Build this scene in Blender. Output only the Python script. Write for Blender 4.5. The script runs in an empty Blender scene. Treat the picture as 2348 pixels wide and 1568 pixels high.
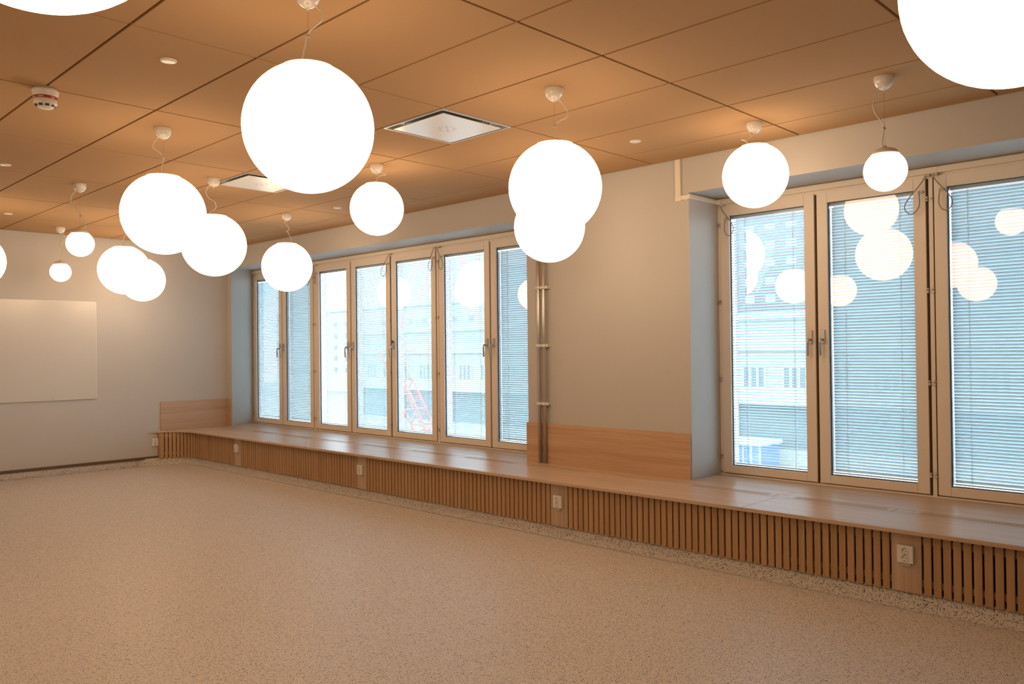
import bpy, math, random
from mathutils import Vector, Matrix

random.seed(7)
SC = bpy.context.scene
COL = SC.collection
H = 2.88                      # ceiling height above the floor
PI = math.pi

# ------------------------------------------------------------------ camera
cam_d = bpy.data.cameras.new('camera')
cam_d.sensor_fit = 'HORIZONTAL'
cam_d.sensor_width = 36.0
cam_d.lens = 1879.4 * 36.0 / 2348.0
cam_d.clip_start = 0.05
cam_d.clip_end = 600
cam = bpy.data.objects.new('camera', cam_d)
COL.objects.link(cam)
yaw, pitch, roll = 0.775, 0.010, -0.011
f = Vector((-math.sin(yaw) * math.cos(pitch), math.cos(yaw) * math.cos(pitch), math.sin(pitch)))
r = Vector((math.cos(yaw), math.sin(yaw), 0))
u = r.cross(f)
r2 = r * math.cos(roll) + u * math.sin(roll)
u2 = -r * math.sin(roll) + u * math.cos(roll)
M3 = Matrix((r2, u2, -f)).transposed()
cam.matrix_world = Matrix.Translation((2.489, -2.596, H - 1.445)) @ M3.to_4x4()
SC.camera = cam

# ------------------------------------------------------------------ view, world
SC.view_settings.view_transform = 'Standard'
SC.view_settings.look = 'None'
SC.view_settings.gamma = 1.0
SC.view_settings.exposure = 0.07
SC.view_settings.use_curve_mapping = False
SC.cycles.max_bounces = 6
SC.cycles.diffuse_bounces = 3
SC.cycles.glossy_bounces = 2
SC.cycles.transparent_max_bounces = 8
SC.cycles.caustics_reflective = False
SC.cycles.caustics_refractive = False

SKY_COLOR = (0.77, 0.91, 1.0)
SKY_STRENGTH = 10.8
LAMP_COLOR = (1.0, 0.70, 0.44)
LAMP_STRENGTH = 5.6

world = bpy.data.worlds.new('overcast_sky')
SC.world = world
world.use_nodes = True
bg = world.node_tree.nodes['Background']
bg.inputs['Color'].default_value = (*SKY_COLOR, 1)
bg.inputs['Strength'].default_value = SKY_STRENGTH


# ------------------------------------------------------------------ materials
def mat(name, color, rough=0.5, metal=0.0, spec=0.5, coat=0.0):
    m = bpy.data.materials.new(name)
    m.use_nodes = True
    b = m.node_tree.nodes['Principled BSDF']
    b.inputs['Base Color'].default_value = (*color, 1)
    b.inputs['Roughness'].default_value = rough
    b.inputs['Metallic'].default_value = metal
    b.inputs['Specular IOR Level'].default_value = spec
    b.inputs['Coat Weight'].default_value = coat
    b.inputs['Coat Roughness'].default_value = 0.15
    return m


def nodes(m):
    nt = m.node_tree
    return nt, nt.nodes['Principled BSDF'], nt.nodes.new, nt.links.new


def pos_mapped(nt, scale, loc=(0, 0, 0)):
    g = nt.nodes.new('ShaderNodeNewGeometry')
    mp = nt.nodes.new('ShaderNodeMapping')
    mp.inputs['Scale'].default_value = scale
    mp.inputs['Location'].default_value = loc
    nt.links.new(g.outputs['Position'], mp.inputs['Vector'])
    return mp.outputs['Vector']


def ramp(nt, fac, stops):
    n = nt.nodes.new('ShaderNodeValToRGB')
    e = n.color_ramp.elements
    e[0].position, e[0].color = stops[0][0], (*stops[0][1], 1)
    e[1].position, e[1].color = stops[-1][0], (*stops[-1][1], 1)
    for p, c in stops[1:-1]:
        x = e.new(p)
        x.color = (*c, 1)
    nt.links.new(fac, n.inputs['Fac'])
    return n.outputs['Color']


def mixc(nt, fac, a, b, blend='MIX'):
    n = nt.nodes.new('ShaderNodeMix')
    n.data_type = 'RGBA'
    n.blend_type = blend
    for sock, v in ((n.inputs['Factor'], fac), (n.inputs[6], a), (n.inputs[7], b)):
        if isinstance(v, (int, float)):
            sock.default_value = v
        elif isinstance(v, tuple):
            sock.default_value = (*v, 1)
        else:
            nt.links.new(v, sock)
    return n.outputs[2]


def noise(nt, vec, scale=1.0, detail=3.0, rough=0.5):
    n = nt.nodes.new('ShaderNodeTexNoise')
    n.inputs['Scale'].default_value = scale
    n.inputs['Detail'].default_value = detail
    n.inputs['Roughness'].default_value = rough
    nt.links.new(vec, n.inputs['Vector'])
    return n.outputs['Fac']


def wood(name, lo, hi, axis, rough=0.42, coat=0.0):
    """pale laminate, grain running along axis"""
    m = mat(name, hi, rough, coat=coat)
    nt, b, new, link = nodes(m)
    sc = {'x': (1.2, 45, 45), 'y': (45, 1.2, 45), 'z': (45, 45, 1.2)}[axis]
    n1 = noise(nt, pos_mapped(nt, sc), 1.0, 4, 0.6)
    sc2 = {'x': (0.35, 9, 9), 'y': (9, 0.35, 9), 'z': (9, 9, 0.35)}[axis]
    n2 = noise(nt, pos_mapped(nt, sc2, (3, 1, 2)), 1.0, 3, 0.5)
    c1 = ramp(nt, n1, [(0.32, lo), (0.68, hi)])
    c2 = ramp(nt, n2, [(0.35, (0.86, 0.84, 0.82)), (0.65, (1, 1, 1))])
    link(mixc(nt, 1.0, c1, c2, 'MULTIPLY'), b.inputs['Base Color'])
    return m


def paint(name, color, rough=0.6):
    m = mat(name, color, rough, spec=0.35)
    nt, b, new, link = nodes(m)
    n = noise(nt, pos_mapped(nt, (1, 1, 1)), 260, 2, 0.5)
    bump = new('ShaderNodeBump')
    bump.inputs['Strength'].default_value = 0.03
    bump.inputs['Distance'].default_value = 0.001
    link(n, bump.inputs['Height'])
    link(bump.outputs['Normal'], b.inputs['Normal'])
    return m


def speckle(name, base, dark, scale, thr, rough=0.45):
    """poured floor covering with flecks of several sizes"""
    m = mat(name, base, rough, spec=0.4)
    nt, b, new, link = nodes(m)
    col = ramp(nt, noise(nt, pos_mapped(nt, (1, 1, 1)), 60, 2), [(0.3, tuple(c * 0.95 for c in base)), (0.7, tuple(min(1, c * 1.04) for c in base))])
    vec = pos_mapped(nt, (1, 1, 1))
    nz = new('ShaderNodeTexNoise')          # warps the cells so the flecks are irregular chips
    nz.inputs['Scale'].default_value = scale
    nz.inputs['Detail'].default_value = 1
    link(vec, nz.inputs['Vector'])
    for k, (s, t, dk) in enumerate(((scale, thr, dark), (scale * 0.62, thr * 0.8, tuple(c * 0.7 for c in dark)), (scale * 1.5, thr * 1.05, tuple(c * 1.7 for c in dark)))):
        vm = new('ShaderNodeVectorMath')
        vm.operation = 'MULTIPLY_ADD'
        vm.inputs[1].default_value = (1.3 / s,) * 3
        link(nz.outputs['Color'], vm.inputs[0])
        link(vec, vm.inputs[2])
        vo = new('ShaderNodeTexVoronoi')
        vo.inputs['Scale'].default_value = s
        link(vm.outputs['Vector'], vo.inputs['Vector'])
        # keep only part of the cells
        pick = new('ShaderNodeSeparateColor')
        link(vo.outputs['Color'], pick.inputs['Color'])
        rad = new('ShaderNodeMath')
        rad.operation = 'MULTIPLY'
        rad.inputs[1].default_value = t * 1.6
        link(pick.outputs['Red'], rad.inputs[0])
        lt = new('ShaderNodeMath')
        lt.operation = 'SUBTRACT'
        link(rad.outputs[0], lt.inputs[0])
        link(vo.outputs['Distance'], lt.inputs[1])
        sm = new('ShaderNodeMath')
        sm.operation = 'MULTIPLY'
        sm.use_clamp = True
        sm.inputs[1].default_value = 9.0
        link(lt.outputs[0], sm.inputs[0])
        col = mixc(nt, sm.outputs[0], col, dk)
    link(col, b.inputs['Base Color'])
    return m


def glass(name, tint=(1, 1, 1)):
    m = bpy.data.materials.new(name)
    m.use_nodes = True
    nt = m.node_tree
    nt.nodes.clear()
    new, link = nt.nodes.new, nt.links.new
    out = new('ShaderNodeOutputMaterial')
    mix = new('ShaderNodeMixShader')
    tr = new('ShaderNodeBsdfTransparent')
    tr.inputs['Color'].default_value = (*tint, 1)
    gl = new('ShaderNodeBsdfGlossy')
    gl.inputs['Roughness'].default_value = 0.0
    g = new('ShaderNodeNewGeometry')
    dot = new('ShaderNodeVectorMath')
    dot.operation = 'DOT_PRODUCT'
    link(g.outputs['Incoming'], dot.inputs[0])
    link(g.outputs['Normal'], dot.inputs[1])
    ab = new('ShaderNodeMath'); ab.operation = 'ABSOLUTE'
    link(dot.outputs['Value'], ab.inputs[0])
    om = new('ShaderNodeMath'); om.operation = 'SUBTRACT'; om.inputs[0].default_value = 1.0; om.use_clamp = True
    link(ab.outputs[0], om.inputs[1])
    pw = new('ShaderNodeMath'); pw.operation = 'POWER'; pw.inputs[1].default_value = 5.0
    link(om.outputs[0], pw.inputs[0])
    ma = new('ShaderNodeMath'); ma.operation = 'MULTIPLY_ADD'; ma.inputs[1].default_value = 0.96; ma.inputs[2].default_value = 0.085
    link(pw.outputs[0], ma.inputs[0])
    link(ma.outputs[0], mix.inputs['Fac'])
    link(tr.outputs[0], mix.inputs[1])
    link(gl.outputs[0], mix.inputs[2])
    link(mix.outputs[0], out.inputs['Surface'])
    return m


def lamp_glass(name):
    m = mat(name, (0.9, 0.9, 0.88), 0.25)
    nt, b, new, link = nodes(m)
    # the opal glass gives a little less light next to its neck
    tc = new('ShaderNodeTexCoord')
    sp = new('ShaderNodeSeparateXYZ')
    link(tc.outputs['Generated'], sp.inputs[0])
    mr = new('ShaderNodeMapRange')
    mr.inputs['From Min'].default_value = 0.86
    mr.inputs['From Max'].default_value = 1.0
    mr.inputs['To Min'].default_value = LAMP_STRENGTH
    mr.inputs['To Max'].default_value = LAMP_STRENGTH * 0.36
    link(sp.outputs['Z'], mr.inputs['Value'])
    b.inputs['Emission Color'].default_value = (*LAMP_COLOR, 1)
    link(mr.outputs[0], b.inputs['Emission Strength'])
    return m


MAT = dict(
    wall=paint('wall_paint', (0.57, 0.555, 0.535)),
    tile=paint('ceiling_tile', (0.475, 0.295, 0.15), 0.9),
    grid=mat('grid_metal', (0.46, 0.40, 0.33), 0.5),
    dark=mat('dark_void', (0.02, 0.018, 0.016), 0.9),
    floor=speckle('speckled_floor', (0.74, 0.675, 0.615), (0.085, 0.07, 0.06), 138, 0.29),
    cove=speckle('speckled_upstand', (0.68, 0.62, 0.56), (0.05, 0.042, 0.036), 130, 0.31),
    wood_x=wood('birch_laminate_long', (0.58, 0.43, 0.31), (0.70, 0.54, 0.41), 'x', 0.33),
    wood_y=wood('birch_laminate_cross', (0.52, 0.36, 0.24), (0.62, 0.45, 0.32), 'y', 0.42),
    wood_z=wood('birch_laminate_upright', (0.52, 0.37, 0.25), (0.64, 0.47, 0.34), 'z', 0.42),
    wood_pier=wood('oak_laminate_panel', (0.58, 0.37, 0.22), (0.70, 0.48, 0.31), 'x', 0.42),
    slat=wood('oak_slat', (0.47, 0.285, 0.145), (0.57, 0.36, 0.195), 'z', 0.5),
    trimdark=mat('dark_brown_strip', (0.13, 0.09, 0.06), 0.45),
    frame=mat('painted_frame', (0.88, 0.80, 0.70), 0.42),
    white=mat('white_plastic', (0.82, 0.80, 0.76), 0.3),
    clearplastic=mat('pale_plastic', (0.62, 0.56, 0.5), 0.25),
    canopy=mat('glossy_white_plastic', (0.80, 0.78, 0.74), 0.15, coat=0.6),
    cord=mat('white_cord', (0.78, 0.74, 0.68), 0.45),
    wire=mat('steel_wire', (0.45, 0.40, 0.34), 0.4, 0.5),
    metal=mat('satin_steel', (0.62, 0.60, 0.58), 0.3, 1.0),
    pipe=mat('galvanised_pipe', (0.66, 0.65, 0.63), 0.36, 0.9),
    alu=mat('aluminium_bead', (0.55, 0.57, 0.60), 0.35, 0.8),
    gasket=mat('black_gasket', (0.06, 0.06, 0.065), 0.6),
    gap_shade=mat('brown_gap_shade', (0.085, 0.055, 0.035), 0.7),  # shade of the sash gaps put into a strip colour
    slatblind=mat('blue_tinted_blind_lacquer', (0.69, 0.83, 0.90), 0.45),  # blue cast of the daylight put into the slat colour
    glass=glass('window_glass', (0.972, 0.988, 0.990)),
    globe=lamp_glass('opal_glass'),
    board=mat('whiteboard_enamel', (0.66, 0.65, 0.62), 0.18, coat=0.3),
    red=mat('red_band', (0.42, 0.02, 0.015), 0.5),
    blue=mat('blue_plastic', (0.04, 0.09, 0.28), 0.4),
    cable=mat('grey_cable', (0.30, 0.26, 0.23), 0.5),
    ventplate=mat('white_vent_plate', (0.82, 0.83, 0.84), 0.3, coat=0.3),
    ventframe=mat('vent_frame_metal', (0.60, 0.58, 0.55), 0.35, 0.2),
    mark=mat('grey_mark', (0.46, 0.46, 0.46), 0.6),
    socket_hole=mat('socket_hole', (0.06, 0.05, 0.04), 0.6),
    asphalt=mat('asphalt', (0.15, 0.155, 0.155), 0.9),
    cream=mat('cream_render', (0.25, 0.245, 0.21), 0.8),
    pale=mat('pale_render', (0.33, 0.34, 0.34), 0.8),
    brick=mat('pink_brick', (0.13, 0.105, 0.11), 0.9),
    shop=mat('dark_shopfront', (0.06, 0.075, 0.08), 0.5),
    pane_dark=mat('dark_window_pane', (0.08, 0.09, 0.10), 0.3),
    pane_sky=mat('sky_reflection_pane', (0.42, 0.42, 0.42), 0.4),  # pale from the reflected sky, put into the pane colour
    tarp=mat('blue_tarp', (0.06, 0.12, 0.36), 0.6),
    crane=mat('red_crane_paint', (0.42, 0.11, 0.07), 0.5),
)


# ------------------------------------------------------------------ mesh helpers
class MB:
    def __init__(s):
        s.v, s.f, s.sm = [], [], []

    def quad(s, idx, smooth=False):
        s.f.append(idx)
        s.sm.append(smooth)

    def box(s, x0, x1, y0, y1, z0, z1):
        b = len(s.v)
        s.v += [(x0, y0, z0), (x1, y0, z0), (x1, y1, z0), (x0, y1, z0), (x0, y0, z1), (x1, y0, z1), (x1, y1, z1), (x0, y1, z1)]
        for q in ((3, 2, 1, 0), (4, 5, 6, 7), (0, 1, 5, 4), (1, 2, 6, 5), (2, 3, 7, 6), (3, 0, 4, 7)):
            s.quad([b + i for i in q])
        return s

    def tbox(s, x0, x1, y0, y1, z0, z1, inset):
        """box whose lower face is inset all round (a chamfered tile)"""
        b = len(s.v)
        i = inset
        s.v += [(x0 + i, y0 + i, z0), (x1 - i, y0 + i, z0), (x1 - i, y1 - i, z0), (x0 + i, y1 - i, z0)]
        s.v += [(x0, y0, z0 + i), (x1, y0, z0 + i), (x1, y1, z0 + i), (x0, y1, z0 + i)]
        s.v += [(x0, y0, z1), (x1, y0, z1), (x1, y1, z1), (x0, y1, z1)]
        s.quad([b + 3, b + 2, b + 1, b])
        s.quad([b + 8, b + 9, b + 10, b + 11])
        for o in (0, 4):
            for k in range(4):
                n = (k + 1) % 4
                s.quad([b + o + k, b + o + n, b + o + 4 + n, b + o + 4 + k])
        return s

    def prism(s, poly, z0, z1, smooth=False):
        """poly counter-clockwise seen from above"""
        b, n = len(s.v), len(poly)
        s.v += [(p[0], p[1], z0) for p in poly] + [(p[0], p[1], z1) for p in poly]
        s.quad([b + i for i in reversed(range(n))])
        s.quad([b + n + i for i in range(n)])
        for i in range(n):
            j = (i + 1) % n
            s.quad([b + i, b + j, b + n + j, b + n + i], smooth)
        return s

    def xform(s, start, m):
        for i in range(start, len(s.v)):
            s.v[i] = tuple(m @ Vector(s.v[i]))

    def lathe(s, prof, seg=32, c=(0, 0, 0), smooth=True):
        """profile of (radius, z), revolved about the z axis; r = 0 closes an end"""
        rings = []
        for rr, z in prof:
            if rr < 1e-6:
                rings.append([len(s.v)])
                s.v.append((c[0], c[1], c[2] + z))
            else:
                rings.append(list(range(len(s.v), len(s.v) + seg)))
                s.v += [(c[0] + rr * math.cos(2 * PI * k / seg), c[1] + rr * math.sin(2 * PI * k / seg), c[2] + z) for k in range(seg)]
        for a, b in zip(rings, rings[1:]):
            for k in range(seg):
                n = (k + 1) % seg
                if len(a) == 1 and len(b) == 1:
                    continue
                if len(a) == 1:
                    s.quad([a[0], b[n], b[k]], smooth)
                elif len(b) == 1:
                    s.quad([a[k], a[n], b[0]], smooth)
                else:
                    s.quad([a[k], a[n], b[n], b[k]], smooth)
        return s

    def tube(s, pts, rad, seg=8, caps=True):
        pts = [Vector(p) for p in pts]
        n = len(pts)
        prev = None
        rings = []
        for i, p in enumerate(pts):
            t = (pts[min(i + 1, n - 1)] - pts[max(i - 1, 0)]).normalized()
            if prev is None:
                a = Vector((0, 0, 1)) if abs(t.z) < 0.9 else Vector((1, 0, 0))
                nx = t.cross(a).normalized()
            else:
                nx = (prev - t * prev.dot(t)).normalized()
            prev = nx
            ny = t.cross(nx)
            rr = rad[i] if isinstance(rad, (list, tuple)) else rad
            rings.append(list(range(len(s.v), len(s.v) + seg)))
            s.v += [tuple(p + nx * rr * math.cos(2 * PI * k / seg) + ny * rr * math.sin(2 * PI * k / seg)) for k in range(seg)]
        for a, b in zip(rings, rings[1:]):
            for k in range(seg):
                m = (k + 1) % seg
                s.quad([a[k], a[m], b[m], b[k]], True)
        if caps:
            s.quad(list(reversed(rings[0])))
            s.quad(rings[-1])
        return s

    def build(s, name, material, parent=None, bevel=0.0, loc=None, seg=2):
        me = bpy.data.meshes.new(name)
        me.from_pydata(s.v, [], s.f)
        me.polygons.foreach_set('use_smooth', s.sm)
        me.materials.append(MAT[material] if isinstance(material, str) else material)
        me.update()
        o = bpy.data.objects.new(name, me)
        COL.objects.link(o)
        if parent is not None:
            o.parent = parent
        if loc is not None:
            o.location = loc
        if bevel:
            b = o.modifiers.new('bevel', 'BEVEL')
            b.width = bevel
            b.segments = seg
            b.limit_method = 'ANGLE'
            b.angle_limit = math.radians(50)
        return o


def tag(o, label=None, cat=None, group=None, kind=None):
    if label: o['label'] = label
    if cat: o['category'] = cat
    if group: o['group'] = group
    if kind: o['kind'] = kind
    return o


def empty(name, loc=(0, 0, 0)):
    o = bpy.data.objects.new(name, None)
    o.empty_display_size = 0.1
    o.location = loc
    COL.objects.link(o)
    return o


def spline(pts, n=6):
    """Catmull-Rom through the points"""
    P = [Vector(p) for p in pts]
    P = [P[0] * 2 - P[1]] + P + [P[-1] * 2 - P[-2]]
    out = []
    for i in range(1, len(P) - 2):
        for k in range(n):
            t = k / n
            a, b, c, d = P[i - 1], P[i], P[i + 1], P[i + 2]
            out.append(0.5 * ((2 * b) + (c - a) * t + (2 * a - 5 * b + 4 * c - d) * t * t + (3 * b - a - 3 * c + d) * t ** 3))
    out.append(P[-2])
    return out


def copy_tree(o, parent=None):
    c = o.copy()
    COL.objects.link(c)
    if parent is not None:
        c.parent = parent
    for ch in list(o.children):
        copy_tree(ch, c)
    return c


# ------------------------------------------------------------------ room dimensions
XB = -8.25          # back wall (with the whiteboard)
XR = 4.60           # wall beyond the right of the view
YW = 2.787          # face of the window wall
YN = -6.20          # wall behind the camera
YF = 3.20           # front of the window sashes
YO = 3.36           # outer face of the window wall
SOF = 2.615         # window head
SEAT = 0.438        # top of the window seat
PIER0, PIER1 = -2.585, -0.89
NR = 2.36           # right end of the right window

# ------------------------------------------------------------------ shell
tag(MB().box(XB - 0.2, XR + 0.2, YN - 0.2, YO, -0.12, 0).build('floor', 'floor'), 'beige vinyl floor speckled with dark flecks', 'floor', kind='structure')
tag(MB().box(XB - 0.2, XB, YN - 0.2, YW - 0.043, 0, H + 0.25).build('wall_back', 'wall'), 'plain painted wall carrying the whiteboard', 'wall', kind='structure')
tag(MB().box(XR, XR + 0.2, YN - 0.2, YO, 0, H + 0.25).build('wall_right', 'wall'), 'plain painted wall to the right of the windows', 'wall', kind='structure')
tag(MB().box(XB, XR, YN - 0.2, YN, 0, H + 0.25).build('wall_front', 'wall'), 'plain painted wall facing the windows', 'wall', kind='structure')
w = MB()
w.box(-8.45, XR, YW - 0.0, YO, SOF, H + 0.25)                 # fascia above the windows
w.box(PIER0, PIER1, YW, YO, 0, SOF)                  # pier between the windows
w.box(NR, XR, YW, YO, 0, SOF)
w.box(-8.45, PIER0, YF + 0.02, YO, 0, 0.40)             # parapets under the windows
w.box(PIER1, NR, YF + 0.02, YO, 0, 0.40)
w.prism([(XB, YW - 0.042), (-8.125, YW - 0.042), (-8.385, YF), (-8.385, YO), (-8.45, YO), (-8.45, YW - 0.042)], 0, SOF)
w.box(-8.45, -8.125, YW - 0.042, YW, SOF, H + 0.02)
tag(w.build('wall_window', 'wall'), 'painted window wall with deep reveals and a broad pier', 'wall', kind='structure')

# speckled upstand and dark strip along the back wall
c = MB()
c.prism([(XB, YN), (XB + 0.035, YN), (XB + 0.035, 1.80), (XB, 1.80)], 0, 0.008)
c.prism([(XB, YN), (XB + 0.015, YN), (XB + 0.015, 1.80), (XB, 1.80)], 0.008, 0.024)
c.prism([(XB, YN), (XB + 0.008, YN), (XB + 0.008, 1.80), (XB, 1.80)], 0.024, 0.082)
tag(c.build('baseboard_back', 'cove'), 'speckled vinyl upstand along the foot of the back wall', 'baseboard', kind='structure')
tag(MB().box(XB, XB + 0.016, YN, 1.795, 0.082, 0.117).build('trim_1', 'trimdark', bevel=0.002), 'dark brown strip above the speckled upstand', 'trim', kind='structure')

# ------------------------------------------------------------------ ceiling
G = 0.0066
t = MB()
VENTS = [(-1.8, -1.2, 0.6, 1.2), (-4.2, -3.6, 0.6, 1.2)]
for i in range(-7, 4):
    for j in range(-11, 5):
        x0, x1 = max(1.2 * i, XB + 0.008), min(1.2 * (i + 1), XR - 0.008)
        y0, y1 = max(0.6 * j, YN + 0.008), min(0.6 * (j + 1), YW - 0.004)
        if x1 - x0 < 0.05 or y1 - y0 < 0.05:
            continue
        for vx0, vx1, vy0, vy1 in VENTS:
            if abs(vx1 - x1) < 0.01 and abs(vy0 - y0) < 0.01:
                x1 = vx0
        t.tbox(x0 + G, x1 - G, y0 + G, y1 - G, H, H + 0.022, 0.0015)
ceil = tag(t.build('ceiling', 'tile'), 'suspended ceiling of tan felt tiles with narrow gaps', 'ceiling', kind='structure')
g = MB()
for i in range(-6, 4):
    g.box(1.2 * i - 0.012, 1.2 * i + 0.012, YN, YW, H + 0.018, H + 0.023)
for j in range(-10, 5):
    g.box(XB, XR, 0.6 * j - 0.012, 0.6 * j + 0.012, H + 0.0185, H + 0.0225)
for vx0, vx1, vy0, vy1 in VENTS:
    g.box(vx0 - 0.012, vx0 + 0.012, vy0, vy1, H + 0.0185, H + 0.0225)
g.box(XB, XR, YW - 0.02, YW, H + 0.018, H + 0.023)
g.box(XB, XB + 0.02, YN, YW, H + 0.018, H + 0.023)
g.build('ceiling_grid', 'grid', ceil)
MB().box(XB, XR, YN, YW, H + 0.12, H + 0.25).build('light_block_slab', 'dark', ceil)  # unseen dark slab added above the tiles to block light

# ------------------------------------------------------------------ ceiling diffusers
def vent(x0, y0, label, pull):
    e = empty('ceiling_diffuser', (x0 + 0.3, y0 + 0.3, H))
    tag(e, label, 'air vent', 'square air diffusers in the ceiling')
    a, b = 0.293, 0.281
    m = MB()
    for sx0, sx1, sy0, sy1 in ((-a, a, -a, -b), (-a, a, b, a), (-a, -b, -b, b), (b, a, -b, b)):
        m.box(sx0, sx1, sy0, sy1, -0.004, 0.026)
    m.box(-a, a, -a, a, 0.026, 0.032)
    m.build('frame', 'ventframe', e, 0.001)
    p = 0.247
    MB().box(-p, p, -p, p, -0.010, -0.006).build('face_plate', 'ventplate', e, 0.002)
    for cx, cy, rr in [(0, 0, 0.008)] + [(0.042 * math.cos(PI / 4 + k * PI / 2), 0.042 * math.sin(PI / 4 + k * PI / 2), 0.006) for k in range(4)]:
        MB().lathe([(0.0, -0.0113), (rr - 0.001, -0.0113), (rr, -0.0100), (0, -0.0100)], 16, (cx, cy, 0)).build('nozzle', 'mark', e)
    MB().lathe([(0.0575, -0.0100), (0.0575, -0.0107), (0.0590, -0.0107), (0.0590, -0.0100), (0.0575, -0.0100)], 40).build('nozzle_ring', 'mark', e)
    MB().tube([(pull[0], pull[1], -0.002), (pull[0], pull[1], -0.040)], 0.0014, 6).build('pull_tab', 'white', e)
    for k, (hx, hy) in enumerate(((-0.19, -0.19), (0.19, 0.19))):
        MB().tube([(hx, hy, -0.006), (hx, hy, 0.027)], 0.004, 8).build('hanger', 'ventframe', e)
    return e


vent(-1.8, 0.6, 'square white air diffuser in the ceiling beside the largest whole globe lamp', (0.285, 0.05))
vent(-4.2, 0.6, 'farther square white air diffuser partly hidden behind the largest whole globe lamp', (-0.10, -0.285))

# ------------------------------------------------------------------ round cover discs
disc = MB().lathe([(0.0, -0.009), (0.030, -0.0085), (0.037, -0.006), (0.040, -0.002), (0.040, 0.004), (0, 0.004)], 32)
me_disc = None
for k, (x, y, lab) in enumerate((
        (-1.521, -0.897, 'round white cover disc in the ceiling tile right of the smoke detector'),
        (-4.561, -0.850, 'round white cover disc in the ceiling at the left edge of the view, nearer one'),
        (-6.982, -0.226, 'round white cover disc in the ceiling close to the back wall, far left'),
        (-4.477, 2.042, 'small white cover disc in the ceiling left of a medium globe lamp'),
        (-0.868, 2.080, 'round white cover disc in the ceiling between the double globes and the wall trunking'))):
    if me_disc is None:
        o = disc.build('ceiling_cover_disc', 'white')
        me_disc = o
    else:
        o = me_disc.copy()
        COL.objects.link(o)
    o.location = (x, y, H)
    tag(o, lab, 'cover disc', 'round cover discs in the ceiling')

# ------------------------------------------------------------------ smoke detector
sd = tag(empty('smoke_detector', (-2.412, -1.190, H)), 'white smoke detector with a red band at a ceiling tile corner', 'smoke detector')
MB().lathe([(0, 0.012), (0.056, 0.012), (0.056, -0.006), (0.064, -0.008), (0.066, -0.014), (0.0655, -0.020), (0.063, -0.030), (0.060, -0.046)], 48).build('mounting_base', 'white', sd)
MB().lathe([(0.0585, -0.046), (0.0590, -0.047), (0.0575, -0.060), (0.0565, -0.0605)], 48).build('label_band', 'red', sd)
band = sd.children[-1]
for a0, a1 in ((-2.55, -2.20), (-1.75, -1.30), (-0.85, -0.45), (0.2, 0.6), (1.2, 1.7), (2.4, 2.8)):
    m = MB()
    n = 6
    for q in range(n + 1):
        a = a0 + (a1 - a0) * q / n
        for rr, z in ((0.0597, -0.0498), (0.0583, -0.0572)):
            m.v.append((rr * math.cos(a), rr * math.sin(a), z))
        for rr, z in ((0.0582, -0.0498), (0.0570, -0.0572)):
            m.v.append((rr * math.cos(a), rr * math.sin(a), z))
    for q in range(n):
        b = q * 4
        m.quad([b, b + 1, b + 5, b + 4], True)
        m.quad([b + 2, b + 6, b + 7, b + 3], True)
        m.quad([b, b + 4, b + 6, b + 2])
        m.quad([b + 1, b + 3, b + 7, b + 5])
    m.build('label_patch', mat('pale_pink_print', (0.75, 0.45, 0.40), 0.5) if 'pale_pink_print' not in bpy.data.materials else bpy.data.materials['pale_pink_print'], band)
MB().lathe([(0.056, -0.0605), (0.0575, -0.062), (0.0570, -0.082), (0.054, -0.087), (0.036, -0.1035), (0.030, -0.106), (0, -0.107)], 48).build('detector_head', 'white', sd)
for k in range(9):
    a = 2 * PI * k / 9 - 0.78
    m = MB()
    m.box(-0.0095, 0.0095, -0.002, 0.002, -0.0065, 0.0065)
    tilt = math.atan2(0.0165, 0.018)
    mm = Matrix.Translation((0.0462 * math.cos(a), 0.0462 * math.sin(a), -0.0942)) @ Matrix.Rotation(a - PI / 2, 4, 'Z') @ Matrix.Rotation(-(PI / 2 - tilt) + 0.0, 4, 'X')
    m.xform(0, mm)
    m.build('smoke_inlet', 'socket_hole', sd)

# ------------------------------------------------------------------ globe pendants
RH = Vector((0.714, 0.700, 0)).normalized()      # camera's sideways direction; the loose cords bend along it
KIND = {'B': (0.2575, -0.55, 0.40), 'M': (0.206, -0.34, 0.42), 'S': (0.1095, -0.505, 0.66)}


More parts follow.
